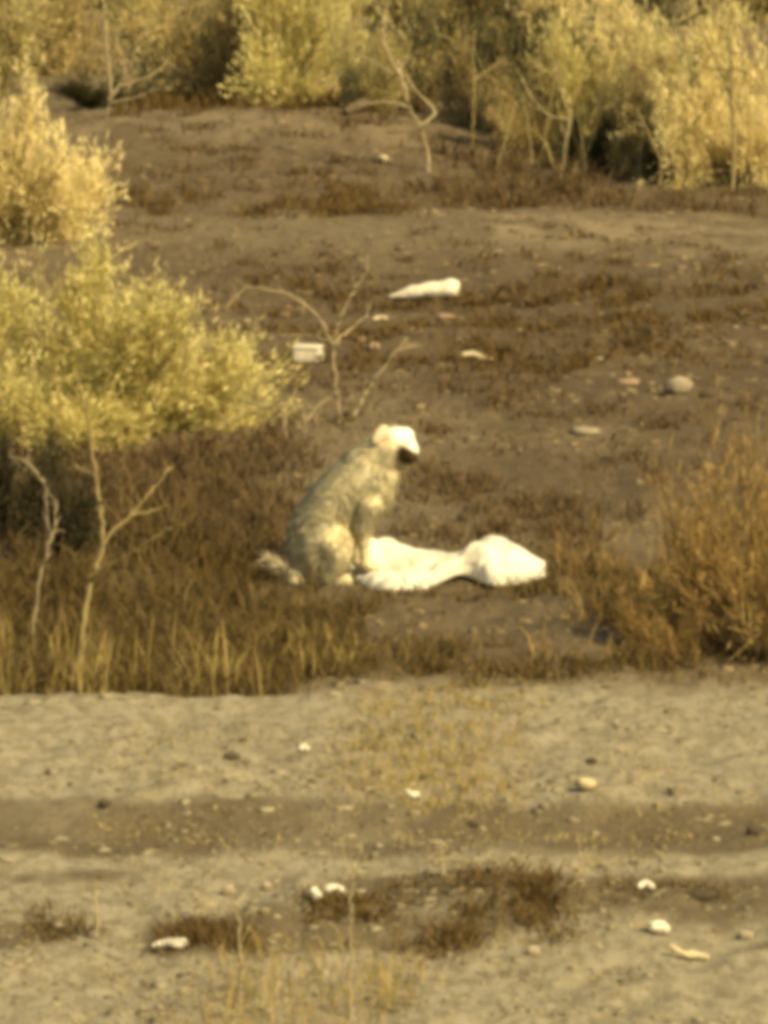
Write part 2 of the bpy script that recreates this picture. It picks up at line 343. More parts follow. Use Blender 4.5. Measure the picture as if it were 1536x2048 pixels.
# back row, left to right
back = [
 (-60, 235, 1.2, 2.0, 'grey_leaf', 201, None, 'grey-olive shrub in the far left corner behind the golden shrub'),
 (95, 168, 1.3, 1.9, 'tan_leaf', 203, None, 'tan shrub seen between the golden shrub and the forked dead tree'),
 (330, 212, 1.35, 1.9, 'grey_leaf', 202, None, 'grey-olive shrub right behind the pale forked dead tree'),
 (470, 215, 1.2, 1.7, 'tan_leaf', 203, None, 'tan twiggy shrub between the forked dead tree and the dark log'),
 (560, 216, 1.1, 2.0, 'olive_leaf', 204, 'pale_flower', 'olive shrub with pale yellow top left of the dark gap'),
 (705, 225, 0.6, 1.4, 'grey_leaf', 201, None, 'grey-olive shrub behind the dark fallen log'),
 (1040, 318, 0.60, 1.15, 'tan_leaf', 203, None, 'tan shrub standing just right of the dark gap in the back row'),
 (1075, 262, 0.74, 2.1, 'yellow_leaf', 205, 'gold_flower', 'bright yellow tall shrub right of the dark gap'),
 (1150, 330, 0.74, 1.4, 'olive_leaf', 204, 'pale_flower', 'olive-yellow shrub in the middle of the right-hand thicket'),
 (1265, 350, 0.75, 1.25, 'grey_leaf', 202, None, 'dull grey shrub with dark hollows in the right-hand thicket'),
 (950, 262, 0.55, 1.3, 'tan_leaf', 203, None, 'small tan shrub beside the thin pale pole at the dark gap'),
 (1215, 322, 0.70, 1.75, 'yellow_leaf', 205, 'gold_flower', 'tall yellow shrub rising behind the dull grey one at right'),
 (1335, 362, 0.55, 1.3, 'tan_leaf', 203, None, 'tan shrub around the pale forked stem at right'),
 (1420, 378, 0.84, 1.6, 'yellow_leaf', 205, 'pale_flower', 'yellow shrub around the pale upright trunk at right'),
 (1545, 380, 0.80, 1.7, 'yellow_leaf', 101, 'gold_flower', 'yellow shrub cut by the upper right edge'),
]
for i, (px, py, R, Ht, mt, key, fl, lab) in enumerate(back):
    p = G(px, py)
    shrub('scrub_bush', lab, p + np.array([0, 0.95 * R, 0]), R, Ht, mt, key, 'bark_grey', fl, i * 1.7, 'back row of desert scrub', ns=46, nt=20, nl=12, leaf=(0.072, 0.0115), twig=0.36, low=0.02, tilt=1.5)
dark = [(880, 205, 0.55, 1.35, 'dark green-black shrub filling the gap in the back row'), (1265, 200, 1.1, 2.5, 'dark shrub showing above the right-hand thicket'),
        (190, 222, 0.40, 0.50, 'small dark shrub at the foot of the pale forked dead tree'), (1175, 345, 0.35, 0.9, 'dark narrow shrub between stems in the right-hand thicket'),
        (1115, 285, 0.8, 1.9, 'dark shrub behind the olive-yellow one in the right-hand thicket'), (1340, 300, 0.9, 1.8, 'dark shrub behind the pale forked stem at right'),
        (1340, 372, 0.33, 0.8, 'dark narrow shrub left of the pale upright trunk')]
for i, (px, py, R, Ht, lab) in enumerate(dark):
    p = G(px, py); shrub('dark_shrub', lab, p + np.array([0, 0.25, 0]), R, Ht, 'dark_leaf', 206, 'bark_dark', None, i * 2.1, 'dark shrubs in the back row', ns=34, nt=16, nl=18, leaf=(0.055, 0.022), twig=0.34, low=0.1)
rear = [(-6.2, 84, 'tan_leaf', 203, 'tan shrub of the rearmost row, outermost at the left'), (-3.6, 80, 'grey_leaf', 201, 'grey shrub of the rearmost row above the golden shrub'),
        (-1.4, 83, 'grey_leaf', 202, 'dull grey shrub of the rearmost row above the forked dead tree'), (0.55, 72, 'grey_leaf', 202, 'dull grey shrub straight behind the dark gap'), (1.5, 79, 'tan_leaf', 203, 'tan shrub of the rearmost row above the dark gap'),
        (2.9, 82, 'olive_leaf', 204, 'olive shrub of the rearmost row above the right-hand thicket'), (5.0, 78, 'grey_leaf', 202, 'grey shrub of the rearmost row at the upper right corner'),
        (7.2, 83, 'grey_leaf', 201, 'grey-olive shrub of the rearmost row, outermost at the right')]
for i, (x, y, mt, key, lab) in enumerate(rear):
    shrub('scrub_bush', lab, (x, y, float(H0(x, y))), 1.9, 2.7, mt, key, 'bark_grey', None if mt != 'olive_leaf' else 'pale_flower', i * 1.3, 'rearmost row of desert scrub')

# ------------------------------------------------------------------ bare saplings, dead trees: every branch its own part
def at_depth(px, py, y):                            # point above a known distance
    d = ray(px, py); t = y / d[1]; return np.array([d[0] * t, y, CAM_H + d[2] * t])
def dead_tree(name, label, base_px, parts, mat, cat='dead tree', group=None, jitter=0.06, seed=0):
    """parts: (name, [(px,py),...], r0 px, r1 px, depth drift in m)"""
    b = G(*base_px); rng = np.random.default_rng(seed); t = thing(name, label, cat, b, group)
    for nm, pts, r0, r1, drift in parts:
        k = len(pts); q = np.array([at_depth(x, y, b[1] + drift * j / max(k - 1, 1)) for j, (x, y) in enumerate(pts)]) - b
        if nm == 'trunk': q[0, 2] -= 0.05
        c = curve(q, 5 * k); c[1:-1] += rng.normal(0, 0.004, (len(c) - 2, 3))
        s = ppm(b); r = (0.62 if s > 300 else 0.5) * np.linspace(r0, r1, len(c)) / s * (1 + 0.15 * rng.normal(size=len(c)))
        V, F = tubes(c[None], np.maximum(r, 0.0015)[None], 7)
        o = link(nm, mesh(nm, V, F, True), M[mat], t)
        for q in range(5 if k > 2 else 2):                # fine side twigs
            j = int(rng.integers(len(c) // 3, len(c))); dr = unit(c[min(j + 1, len(c) - 1)] - c[j - 1] + 1e-4); dv = unit(dr * 0.7 + rng.normal(0, 0.6, 3) + np.array([0, -0.1, 0.25]))
            ln = rng.uniform(10, 46) / s * (1.0 if s > 300 else 0.8); cc = c[j] + dv * np.linspace(0, ln, 6)[:, None] + rng.normal(0, 0.004, (6, 3))
            cc[0] = c[j]; Vt, Ft = tubes(cc[None], np.linspace(max(r[j] * 0.5, 0.003), 0.0018, 6)[None], 5)
            link('twig', mesh('twig', Vt, Ft, True), M[mat], o)
    return t
dead_tree('dead_sapling', 'bare twisted sapling with forked branches behind the dog', (680, 850), [
    ('trunk', [(680, 852), (676, 800), (668, 740), (664, 690)], 6, 6, 0.0),
    ('branch', [(664, 690), (640, 640), (600, 602), (555, 582), (490, 573)], 6.5, 2.5, -0.25),
    ('branch', [(490, 573), (470, 595), (450, 618)], 2.8, 2, -0.1),
    ('branch', [(664, 690), (700, 660), (738, 630)], 5, 2, 0.2),
    ('branch', [(667, 680), (676, 650), (690, 615), (715, 570), (738, 535)], 6, 2.2, 0.1),
    ('branch', [(664, 688), (620, 672), (560, 672), (500, 684)], 5, 2, 0.3),
    ('branch', [(500, 684), (508, 660), (512, 636)], 2.5, 1.5, 0.3),
    ('branch', [(674, 805), (650, 800), (630, 840)], 4, 2.5, -0.1)], 'bark_pale', 'dead sapling', seed=1)
dead_tree('dead_sapling', 'leaning bare stick with small knots beside the twisted sapling', (685, 872), [
    ('trunk', [(685, 872), (715, 820), (740, 772), (790, 708), (828, 655)], 6.5, 3, 0.1),
    ('branch', [(752, 755), (740, 830), (752, 860)], 3.5, 2.5, 0.1),
    ('branch', [(795, 700), (835, 690)], 3.5, 2, 0.1)], 'bark_pale', 'dead sapling', seed=2)
dead_tree('dead_sapling', 'low forked twigs between the yellow-green shrub and the dog', (605, 885), [
    ('trunk', [(605, 885), (608, 862), (612, 840)], 4, 3.5, 0.0),
    ('branch', [(612, 842), (632, 815), (648, 798)], 4, 2, 0.1), ('branch', [(610, 845), (600, 815), (560, 812), (520, 812)], 4, 2.5, -0.1),
    ('branch', [(520, 812), (480, 835), (440, 850)], 2.5, 2, -0.1), ('branch', [(568, 815), (570, 860), (580, 885)], 4, 3, -0.15)], 'bark_pale', 'dead sapling', seed=3)
dead_tree('bare_sapling', 'tall thin bare sapling with forked golden trunk at the left', (148, 1378), [
    ('trunk', [(148, 1380), (160, 1300), (172, 1210), (185, 1150), (205, 1090), (204, 1030), (194, 970), (184, 900), (172, 830), (163, 775)], 11, 3, 0.15),
    ('branch', [(205, 1090), (235, 1055), (280, 1010), (320, 960), (348, 930)], 7, 3, 0.2),
    ('branch', [(192, 1140), (240, 1120), (290, 1085), (345, 1055)], 5, 2.5, -0.2),
    ('branch', [(262, 1030), (300, 1025), (330, 1010)], 3.5, 2, 0.1),
    ('branch', [(190, 948), (165, 940), (142, 925)], 5, 3, 0.1), ('branch', [(200, 990), (228, 955), (240, 925)], 4, 2, -0.1)], 'bark_gold', 'sapling', seed=4)
dead_tree('bare_sapling', 'fainter bare sapling left of the tall forked one', (62, 1330), [
    ('trunk', [(62, 1332), (68, 1250), (80, 1160), (96, 1100), (94, 1030), (90, 960)], 6.5, 3, 0.1),
    ('branch', [(96, 1100), (110, 1050), (112, 1000)], 6, 3, 0.1), ('branch', [(88, 965), (50, 925), (20, 915)], 6, 4, 0.1)], 'bark_grey', 'sapling', seed=5)
dead_tree('bare_sapling', 'short pale stub of dry stalk between sapling and dog', (355, 1385), [
    ('trunk', [(355, 1388), (356, 1355), (352, 1320)], 9, 4, 0.0), ('branch', [(356, 1352), (362, 1322), (370, 1300)], 4, 2, 0.0)], 'bark_gold', 'sapling', seed=6)
dead_tree('dead_tree', 'pale forked dead tree rising behind the golden shrub', (213, 232), [
    ('trunk', [(213, 232), (222, 180), (218, 140), (212, 70), (203, -40)], 7, 5, 0.2),
    ('branch', [(218, 200), (240, 170), (262, 125), (285, 80), (312, 20)], 9, 4, 0.1),
    ('branch', [(222, 205), (262, 198), (310, 180), (345, 172)], 6, 3, -0.2),
    ('branch', [(262, 128), (240, 110), (228, 60)], 4, 2, 0.3), ('branch', [(240, 172), (300, 150), (340, 120)], 4, 2, 0.3)], 'bark_pale', 'dead tree', seed=7)
dead_tree('dead_tree', 'tangle of pale dead limbs left of the dark gap', (858, 348), [
    ('trunk', [(858, 350), (854, 300), (838, 250), (815, 205), (802, 150), (795, 120)], 7, 7, 0.4),
    ('branch', [(838, 250), (870, 225), (830, 180), (812, 150)], 8, 4, 0.2), ('branch', [(820, 215), (770, 205), (715, 212)], 8, 3, 0.1),
    ('branch', [(800, 150), (770, 90), (768, 40), (780, -20)], 7, 4, 0.3), ('branch', [(802, 160), (740, 120), (690, 100)], 5, 3, 0.2)], 'bark_pale', 'dead tree', seed=8)
dead_tree('dead_tree', 'pale upright trunk with short boughs in the yellow thicket at right', (1465, 386), [
    ('trunk', [(1465, 388), (1466, 354), (1468, 280), (1464, 190), (1462, 110)], 10, 7, 0.0), ('branch', [(1466, 140), (1420, 135), (1375, 110)], 6, 3, 0.1),
    ('branch', [(1463, 135), (1500, 150), (1540, 200)], 6, 4, -0.1), ('branch', [(1464, 200), (1430, 120), (1390, 40)], 5, 3, 0.2)], 'bark_gold', 'dead tree', seed=9)
dead_tree('dead_tree', 'thin arching grey limb in the middle of the right-hand thicket', (1128, 345), [
    ('trunk', [(1128, 346), (1130, 290), (1142, 240)], 9, 8, 0.0), ('branch', [(1142, 240), (1095, 228), (1062, 190), (1040, 150)], 5, 3, 0.1),
    ('branch', [(1142, 240), (1115, 160), (1095, 80)], 5, 3, 0.1)], 'bark_pale', 'dead tree', seed=10)
dead_tree('dead_tree', 'pale forked stem between the two dark narrow shrubs', (1318, 378), [
    ('trunk', [(1318, 380), (1322, 340), (1322, 312)], 8, 6, 0.0), ('branch', [(1320, 318), (1285, 240), (1270, 215)], 5, 3, 0.0), ('branch', [(1322, 315), (1416, 215), (1420, 190)], 5, 3, 0.0)], 'bark_gold', 'dead tree', seed=11)
dead_tree('dead_tree', 'thin pale pole leaning at the right edge of the dark gap', (945, 300), [
    ('trunk', [(945, 302), (946, 242), (948, 180), (944, 110), (950, 60)], 5, 4, 0.0), ('branch', [(946, 160), (985, 135), (1010, 115)], 5, 3, 0.1), ('branch', [(946, 165), (920, 175)], 4, 2, 0.1)], 'bark_gold', 'dead tree', seed=12)
# fallen dark log
def log():
    a = G(690, 232); b = G(758, 222); t = thing('fallen_log', 'short dark fallen log in front of the back row', 'log', a)
    q = np.array([[0, 0, 0.05], (b - a) * 0.5 + [0, 0, 0.10], (b - a) + [0, 0, 0.16]])
    c = curve(q, 9); V, F = tubes(c[None], (np.array([.02, .05, .055, .05, .055, .06, .062, .06, .02]))[None], 9)
    link('stem', mesh('stem', V, F, True), M['bark_dark'], t)
log()
dead_tree('weed_stalk', 'tall thin straw stalk at the right edge above the rusty shrub', (1512, 960), [
    ('trunk', [(1512, 962), (1513, 900), (1514, 835)], 4, 3, 0.0)], 'bark_gold', 'stalk', seed=13)

# foreground stalks
stalk = [((702, 2040), [(702, 2045), (700, 1950), (703, 1860), (702, 1790), (706, 1745)], [[(706, 1748), (718, 1720), (724, 1690)], [(704, 1760), (690, 1710), (682, 1680)]], 'tall forked straw stalk standing in the foreground'),
         ((482, 2046), [(482, 2050), (480, 1990), (482, 1930), (477, 1850), (475, 1815)], [], 'straight straw stalk in the foreground left of the tall forked one'),
         ((545, 2046), [(543, 2050), (552, 1990), (565, 1930), (568, 1890)], [], 'leaning straw stalk between the straight and the forked ones'),
         ((193, 1872), [(193, 1875), (194, 1820), (192, 1770)], [], 'short straw stalk at the lower left by dark weeds'),
         ((1145, 1775), [(1140, 1780), (1165, 1735), (1190, 1690)], [[(1150, 1760), (1158, 1730), (1162, 1705)]], 'pale slanting stick beside the dark weeds at lower right'),
         ((885, 1762), [(885, 1764), (884, 1735), (880, 1705)], [[(884, 1735), (895, 1715)], [(884, 1740), (868, 1722)]], 'small pale spiky stalk above the dark weeds'),
         ((390, 1845), [(392, 1850), (393, 1815), (390, 1790)], [], 'tiny straw stub by the long white scrap')]
for i, (b, tr, br, lab) in enumerate(stalk):
    dead_tree('weed_stalk', lab, b, [('stem', tr, 6, 3.5, 0.05)] + [('branch', q, 4, 2.2, 0.05) for q in br], 'bark_pale', 'stalk', 'dry stalks in the foreground', seed=20 + i)

# ------------------------------------------------------------------ grass and weeds that nobody could count
def sample(n, px0, px1, py0, py1, rng, clump=0.0, nc=40, edge=0.35):
    """positions over a stretch of ground given by the photograph's corner pixels, ragged at the rim"""
    y0, y1 = flat_y(py1), flat_y(py0); xs = (px0 - 768) / FPX, (px1 - 768) / FPX
    y = rng.uniform(y0, y1, n); x = rng.uniform(xs[0], xs[1], n) * y
    if clump:
        j = rng.integers(0, nc, n); cy = rng.uniform(y0, y1, nc); cx = rng.uniform(xs[0], xs[1], nc) * cy
        k = rng.random(n) < clump
        y = np.where(k, cy[j] + rng.normal(0, 0.10, n), y); x = np.where(k, cx[j] + rng.normal(0, 0.06, n), x)
    jx = (x / y - xs[0]) / (xs[1] - xs[0]); jy = (y - y0) / (y1 - y0)                      # patches thin out towards their rim
    rim = np.minimum(np.minimum(jx, 1 - jx) * 4.0, np.minimum(jy * 7.0 + 0.35, (1 - jy) * 4.0)) + 0.9 * fbm(x / 0.22, y / 0.4, 44, 3)
    keep = (fbm(x / 0.7, y / 1.0, 41, 3) > -edge) & (rng.random(n) < np.clip(rim, 0, 1))
    x, y = x[keep], y[keep]
    return np.stack([x, y, H(x, y) - 0.01], 1)
def grass(name, label, cat, pts, hmin, hmax, w, lean, mat, seed):
    rng = np.random.default_rng(seed); n = len(pts)
    hh = hmin + (hmax - hmin) * rng.random(n) ** 1.6 * (0.55 + 0.9 * (0.5 + fbm(pts[:, 0] / 0.35, pts[:, 1] / 0.5, seed, 2)))
    V, F = blades(pts, hh, w * rng.uniform(0.6, 1.3, n), lean * rng.uniform(0.2, 1.4, n), rng)
    link(name, mesh(name, V, F), M[mat], kind='stuff', label=label, category=cat)
R_ = np.random.default_rng
grass('dry_grass', 'short dark brown grass filling the hollow at the left', 'grass', sample(19000, -200, 680, 1130, 1384, R_(50), 0.5, 160, 0.7), 0.03, 0.24, 0.008, 0.9, 'brown_grass', 1)
grass('dry_grass', 'short brown grass just in front of the sitting dog', 'grass', sample(7000, 480, 760, 1205, 1350, R_(49), 0.7, 70, 0.5), 0.02, 0.13, 0.008, 0.9, 'brown_grass', 21)
grass('dry_grass', 'short reddish-brown grass spreading from the sack to the rusty shrub', 'grass', sample(11000, 640, 1480, 1170, 1372, R_(36), 0.75, 120, 0.12), 0.015, 0.12, 0.009, 1.1, 'brown_grass', 51)
grass('dry_grass', 'taller brown stalks dotted over the grass right of the sack', 'grass', sample(700, 1080, 1560, 1060, 1350, R_(35), 0.9, 36, 0.9), 0.05, 0.26, 0.010, 0.6, 'rust_leaf', 52)
grass('golden_grass', 'golden tufts of tall grass among the brown grass at the left', 'grass', sample(620, -120, 560, 1270, 1388, R_(51), 0.9, 30, 0.9), 0.06, 0.34, 0.010, 0.35, 'gold_grass', 2)
grass('golden_grass', 'small golden tufts in front of the sitting dog', 'grass', sample(300, 470, 740, 1260, 1345, R_(48), 0.95, 14, 0.6), 0.05, 0.20, 0.009, 0.4, 'gold_grass', 22)
grass('weeds', 'brown dead weeds covering the slope around dog and shrub', 'weeds', sample(20000, -40, 640, 885, 1160, R_(52), 0.5, 140, 0.7), 0.03, 0.18, 0.011, 0.9, 'brown_weed', 3)
grass('weeds', 'taller brown weed stalks behind the bare saplings', 'weeds', sample(2200, 180, 600, 1000, 1170, R_(47), 0.9, 40, 0.3), 0.08, 0.36, 0.011, 0.6, 'brown_grass', 23)
grass('weeds', 'brown dead weeds between the sack and the rusty shrub', 'weeds', sample(7000, 1040, 1560, 1080, 1340, R_(53), 0.75, 90, 0.1), 0.02, 0.15, 0.010, 1.0, 'brown_grass', 4)
grass('weeds', 'low brown weeds around and behind the white sack', 'weeds', sample(6000, 740, 1300, 930, 1110, R_(54), 0.8, 90, 0.1), 0.02, 0.11, 0.011, 1.0, 'brown_weed', 5)
grass('weeds', 'low brown weeds in front of the white sack', 'weeds', sample(3500, 720, 1250, 1190, 1340, R_(46), 0.8, 60, 0.0), 0.015, 0.07, 0.010, 1.1, 'brown_weed', 24)
r = R_(55)
grass('ground_cover', 'sparse low weeds over the middle ground', 'weeds', sample(22000, 200, 1560, 440, 1000, r, 0.75, 260, 0.1), 0.015, 0.09, 0.014, 1.2, 'brown_weed', 6)
r = R_(56)
grass('ground_cover', 'dark umber litter of dead weeds on the middle ground', 'weeds', sample(16000, 380, 1600, 530, 760, r, 0.7, 160, 0.1), 0.02, 0.12, 0.014, 1.2, 'umber_weed', 7)
r = R_(57)
grass('weeds', 'dark weeds in a strip before the right-hand thicket', 'weeds', sample(5200, 840, 1240, 315, 412, r, 0.6, 70, 0.3), 0.03, 0.24, 0.015, 0.9, 'brown_weed', 8)
grass('weeds', 'thin brown weeds at the foot of the yellow thicket at right', 'weeds', sample(1800, 1200, 1600, 372, 412, R_(45), 0.7, 40, 0.2), 0.03, 0.18, 0.014, 0.9, 'brown_weed', 28)
grass('ground_cover', 'patchy low weeds over the bank at the back left', 'weeds', sample(9000, 180, 860, 235, 440, R_(44), 0.8, 170, 0.2), 0.015, 0.11, 0.016, 1.1, 'brown_weed', 29)
grass('brush_stems', 'pale upright dry stems tangled through the right-hand thicket', 'brush', sample(330, 930, 1620, 240, 368, R_(39), 0.0, 40, 0.9), 0.25, 1.3, 0.012, 0.7, 'pale_stem', 41)
grass('brush_stems', 'pale upright dry stems tangled through the left back thicket', 'brush', sample(600, 180, 830, 195, 225, R_(38), 0.6, 50, 0.9), 0.20, 1.0, 0.014, 0.7, 'pale_stem', 42)
grass('brush_stems', 'dead pale stems standing in front of the broad yellow-green shrub', 'brush', sample(160, 0, 560, 840, 885, R_(37), 0.6, 24, 0.9), 0.12, 0.5, 0.012, 0.7, 'pale_stem', 43)
r = R_(58)
grass('weeds', 'dark weeds along the foot of the low bank at left', 'weeds', sample(4500, 190, 860, 375, 442, r, 0.6, 70, 0.2), 0.03, 0.18, 0.014, 0.8, 'umber_weed', 9)
r = R_(59)
grass('weeds', 'dark weeds standing in for shade along the foot of the back row of shrubs', 'weeds', sample(5000, 200, 900, 205, 262, r, 0.5, 60, 0.4), 0.05, 0.26, 0.016, 0.8, 'umber_weed', 10)  # shade under the back shrubs, made with dark weeds
r = R_(60)
grass('dead_weeds', 'dark brown flattened weeds in the foreground hollow', 'weeds', sample(1100, 270, 540, 1830, 1905, r, 0.95, 10, 0.9), 0.015, 0.10, 0.008, 1.2, 'umber_weed', 11)
grass('dead_weeds', 'dark brown tangled weeds right of the crumpled paper', 'weeds', sample(1900, 770, 1190, 1735, 1890, R_(43), 0.96, 15, 0.9), 0.015, 0.11, 0.008, 1.3, 'umber_weed', 31)
grass('dead_weeds', 'dark flattened weeds at the lower middle below the tangled weeds', 'weeds', sample(1200, 720, 985, 1820, 1925, R_(41), 0.95, 9, 0.9), 0.015, 0.10, 0.008, 1.2, 'umber_weed', 33)
grass('dead_weeds', 'thin dark weeds standing in for shadows beside the black stone at lower right', 'weeds', sample(700, 1200, 1490, 1755, 1805, R_(40), 0.85, 16, 0.9), 0.01, 0.06, 0.008, 1.2, 'umber_weed', 34)  # dark weed colour takes the place of a shadow strip
grass('dead_weeds', 'thin brown weeds around the crumpled paper', 'weeds', sample(1200, 560, 800, 1790, 1850, R_(42), 0.8, 20, 0.9), 0.015, 0.09, 0.008, 1.2, 'umber_weed', 32)
r = R_(61)
grass('dead_weeds', 'small dark weed patch at the lower left', 'weeds', sample(800, 30, 200, 1805, 1870, r, 0.8, 16, 0.9), 0.015, 0.08, 0.006, 1.0, 'umber_weed', 12)
r = R_(62)
grass('straw_grass', 'sparse yellow straw grass in the centre of the pale ground', 'grass', sample(6500, 640, 1120, 1350, 1625, r, 0.6, 130, 0.9), 0.012, 0.075, 0.006, 1.1, 'gold_grass', 13)
r = R_(63)
grass('straw_grass', 'yellow straw grass along the bottom edge', 'grass', sample(1500, 320, 900, 1880, 2110, r, 0.5, 60, 0.9), 0.02, 0.14, 0.0045, 0.6, 'gold_grass', 14)
grass('stubble', 'fine brown plant litter flat on the pale foreground soil', 'grass', sample(9000, -60, 1600, 1380, 2090, R_(34), 0.8, 240, 0.9), 0.006, 0.035, 0.008, 1.8, 'brown_weed', 55)
r = R_(64)
grass('stubble', 'short pale stubble over the pale foreground ground', 'grass', sample(16000, -20, 1560, 1395, 2080, r, 0.5, 260, 0.3), 0.008, 0.04, 0.006, 1.4, 'straw_grass', 15)

# gravel and clods
def gravel():
    rng = R_(70); parts = []
    V0, F0 = ICO1
    n = 2600; y = 19.5 + (56 - 19.5) * rng.random(n) ** 1.5; x = rng.uniform(-0.068, 0.068, n) * y
    s = 0.003 + 0.018 * rng.random(n) ** 4; z = H(x, y)
    J = V0[None] * (1 + 0.25 * rng.normal(size=(n, len(V0), 1)).clip(-1, 1)) * s[:, None, None] * np.array([1.2, 1.1, 0.7])
    V = (J + np.stack([x, y, z], 1)[:, None, :]).reshape(-1, 3); F = (F0[None] + (np.arange(n) * len(V0))[:, None, None]).reshape(-1, 3)
    m = plant_mat('gravel', (0.085, 0.064, 0.036), (0.255, 0.212, 0.136), None, 0)
    link('gravel', mesh('gravel', V, F), m, kind='stuff', label='loose gravel and clods scattered over the bare ground', category='gravel')
gravel()
def clods():
    rng = R_(71); V0, F0 = ICO1
    n = 9000; y = 19.5 + (58 - 19.5) * rng.random(n) ** 1.6; x = rng.uniform(-0.068, 0.068, n) * y
    k = fbm(x / 0.6, y / 0.9, 77, 3) > -0.10; x, y = x[k], y[k]; n = len(x)
    s = (0.008 + 0.020 * rng.random(n) ** 2.5) * (y / 24) ** 0.5; z = H(x, y)
    J = V0[None] * (1 + 0.35 * rng.normal(size=(n, len(V0), 1)).clip(-1.2, 1.2)) * s[:, None, None] * np.stack([rng.uniform(0.8, 1.7, n), rng.uniform(0.8, 1.5, n), rng.uniform(0.25, 0.6, n)], 1)[:, None, :]
    V = (J + np.stack([x, y, z], 1)[:, None, :]).reshape(-1, 3); F = (F0[None] + (np.arange(n) * len(V0))[:, None, None]).reshape(-1, 3)
    near = y < EDGE_Y; tri = np.repeat(near, len(F0))
    used = lambda m: np.unique(F[m], return_inverse=True)
    for m_, lab, c0, c1 in ((tri, 'pale crumbled clods over the foreground soil', (0.145, 0.119, 0.075), (0.264, 0.223, 0.146)), (~tri, 'brown crumbled clods over the middle ground', (0.093, 0.066, 0.036), (0.230, 0.174, 0.102))):
        u, inv = used(m_); link('soil_clods', mesh('soil_clods', V[u], inv.reshape(-1, 3)), plant_mat('clods', c0, c1, None, 0), kind='stuff', label=lab, category='soil')
clods()

# ------------------------------------------------------------------ stones
def stone(label, px, py, w, h, mat, seed, d=None):
    p = G(px, py); s = ppm(p); V, F = ICO2; V = V * (1 + 0.45 * n3(V + seed * 3.1, 1.3, seed % 50))[:, None] * (1 + 0.15 * n3(V + seed, 3.5, seed % 31))[:, None]
    w, h = w / s / 2, h / s / 2; V = V * np.array([w, (d / s / 2 if d else w * 0.8), h * 1.15])
    V[:, 2] = np.maximum(V[:, 2], -0.5 * h)
    link('stone', mesh('stone', V, F, True), M[mat], loc=(p[0], p[1], p[2] + h * 0.5), label=label, category='stone', group='stones on the bare ground')
stone('rounded pale stone at the right on the brown middle ground', 1358, 793, 58, 34, 'pale_stone', 1)
stone('dark stone right of the rounded pale stone', 1412, 798, 30, 20, 'dark_stone', 2)
stone('flat pinkish stone up and left of the rounded pale stone', 1258, 772, 44, 16, 'pink_stone', 3)
stone('tiny pale stone on the edge of the brown patch', 1198, 727, 18, 12, 'pale_stone', 4)
stone('faint brown stone below the long white bundle', 890, 640, 38, 15, 'pink_stone', 5)
stone('small pinkish stone right of the twisted sapling trunk', 748, 700, 26, 18, 'pink_stone', 6)
stone('pinkish pebble just left of another by the twisted sapling', 722, 686, 20, 12, 'pink_stone', 7)
stone('dark stone on the pale foreground below the straw grass', 945, 1630, 22, 18, 'dark_stone', 8)
stone('dark stone above the cream lump on the pale ground', 1183, 1524, 24, 15, 'dark_stone', 9)
stone('dark flat stone on the pale ground left of centre', 462, 1518, 34, 16, 'dark_stone', 10)
stone('dark stone in the brown rut at the left', 209, 1614, 28, 20, 'dark_stone', 11)
stone('squarish dark stone in the rut at the right edge', 1506, 1678, 30, 28, 'dark_stone', 12)
stone('long black stone in the hollow at lower right', 1405, 1788, 66, 26, 'dark_stone', 13)
stone('pale rounded stone left of the dark weeds', 456, 1785, 30, 26, 'pale_stone', 14)
stone('small pale stone right of another above the dark weeds', 532, 1780, 22, 22, 'pale_stone', 15)
stone('pale stone at the right end of the foreground', 1490, 1868, 34, 22, 'pale_stone', 16)
stone('pale stone below the dark weeds near the bottom', 1066, 1908, 34, 26, 'pale_stone', 17)
stone('pale flat rock on the mid ground behind the sack', 1170, 868, 70, 16, 'pale_stone', 18)
stone('dark hole-like stone behind the white sack lobe', 925, 1046, 18, 24, 'dark_stone', 19)
stone('dark stone behind the white box to its left', 588, 716, 26, 26, 'dark_stone', 20)

# ------------------------------------------------------------------ litter
def scrap(name, label, px, py, outline, h, mat, seed, cat='litter', lift=0.0):
    """crumpled piece: a line of blobs of wrapped material; outline = [(dx, dz, r)] in photograph pixels from its base"""
    p = G(px, py); s = ppm(p); parts = []
    c = curve(np.array([[dx / s, 0.02 * math.sin(3.1 * i + seed), dz / s] for i, (dx, dz, r_) in enumerate(outline)]), 22)
    rr = np.interp(np.linspace(0, 1, 22), np.linspace(0, 1, len(outline)), [o[2] / s for o in outline])
    rr[0] *= 0.25; rr[-1] *= 0.25
    V, F = tubes(c[None], rr[None], 14)
    V = V + unit(V - np.repeat(c, 14, axis=0)) * (n3(V * 1.0 + seed, 1.1 / max(rr), seed % 40) * 0.55 * np.repeat(rr, 14))[:, None]
    V[:, 2] = np.maximum(V[:, 2], -0.004)
    link(name, mesh(name, V, F, True), M[mat], loc=(p[0], p[1], p[2] + 0.004 + lift), label=label, category=cat, group='litter on the ground')
scrap('plastic_bundle', 'long white tapering plastic bundle lying far behind the dog', 850, 606, [(-74, 8, 3), (-45, 14, 9), (-10, 18, 15), (25, 22, 20), (52, 23, 21), (68, 22, 13)], 0, 'white_litter', 3)
scrap('litter_scrap', 'small white scrap below the left tip of the long white bundle', 760, 646, [(-14, 5, 4), (0, 6, 6), (14, 5, 5)], 0, 'cream_litter', 4)
scrap('litter_scrap', 'thin white sliver of plastic right of the bare sticks', 955, 720, [(-32, 14, 3), (-10, 12, 8), (10, 6, 6), (36, 2, 2)], 0, 'cream_litter', 5)
scrap('litter_scrap', 'tiny white scrap on the pale ground left of the straw grass', 608, 1504, [(-9, 5, 5), (0, 6, 8), (9, 5, 5)], 0, 'white_litter', 6)
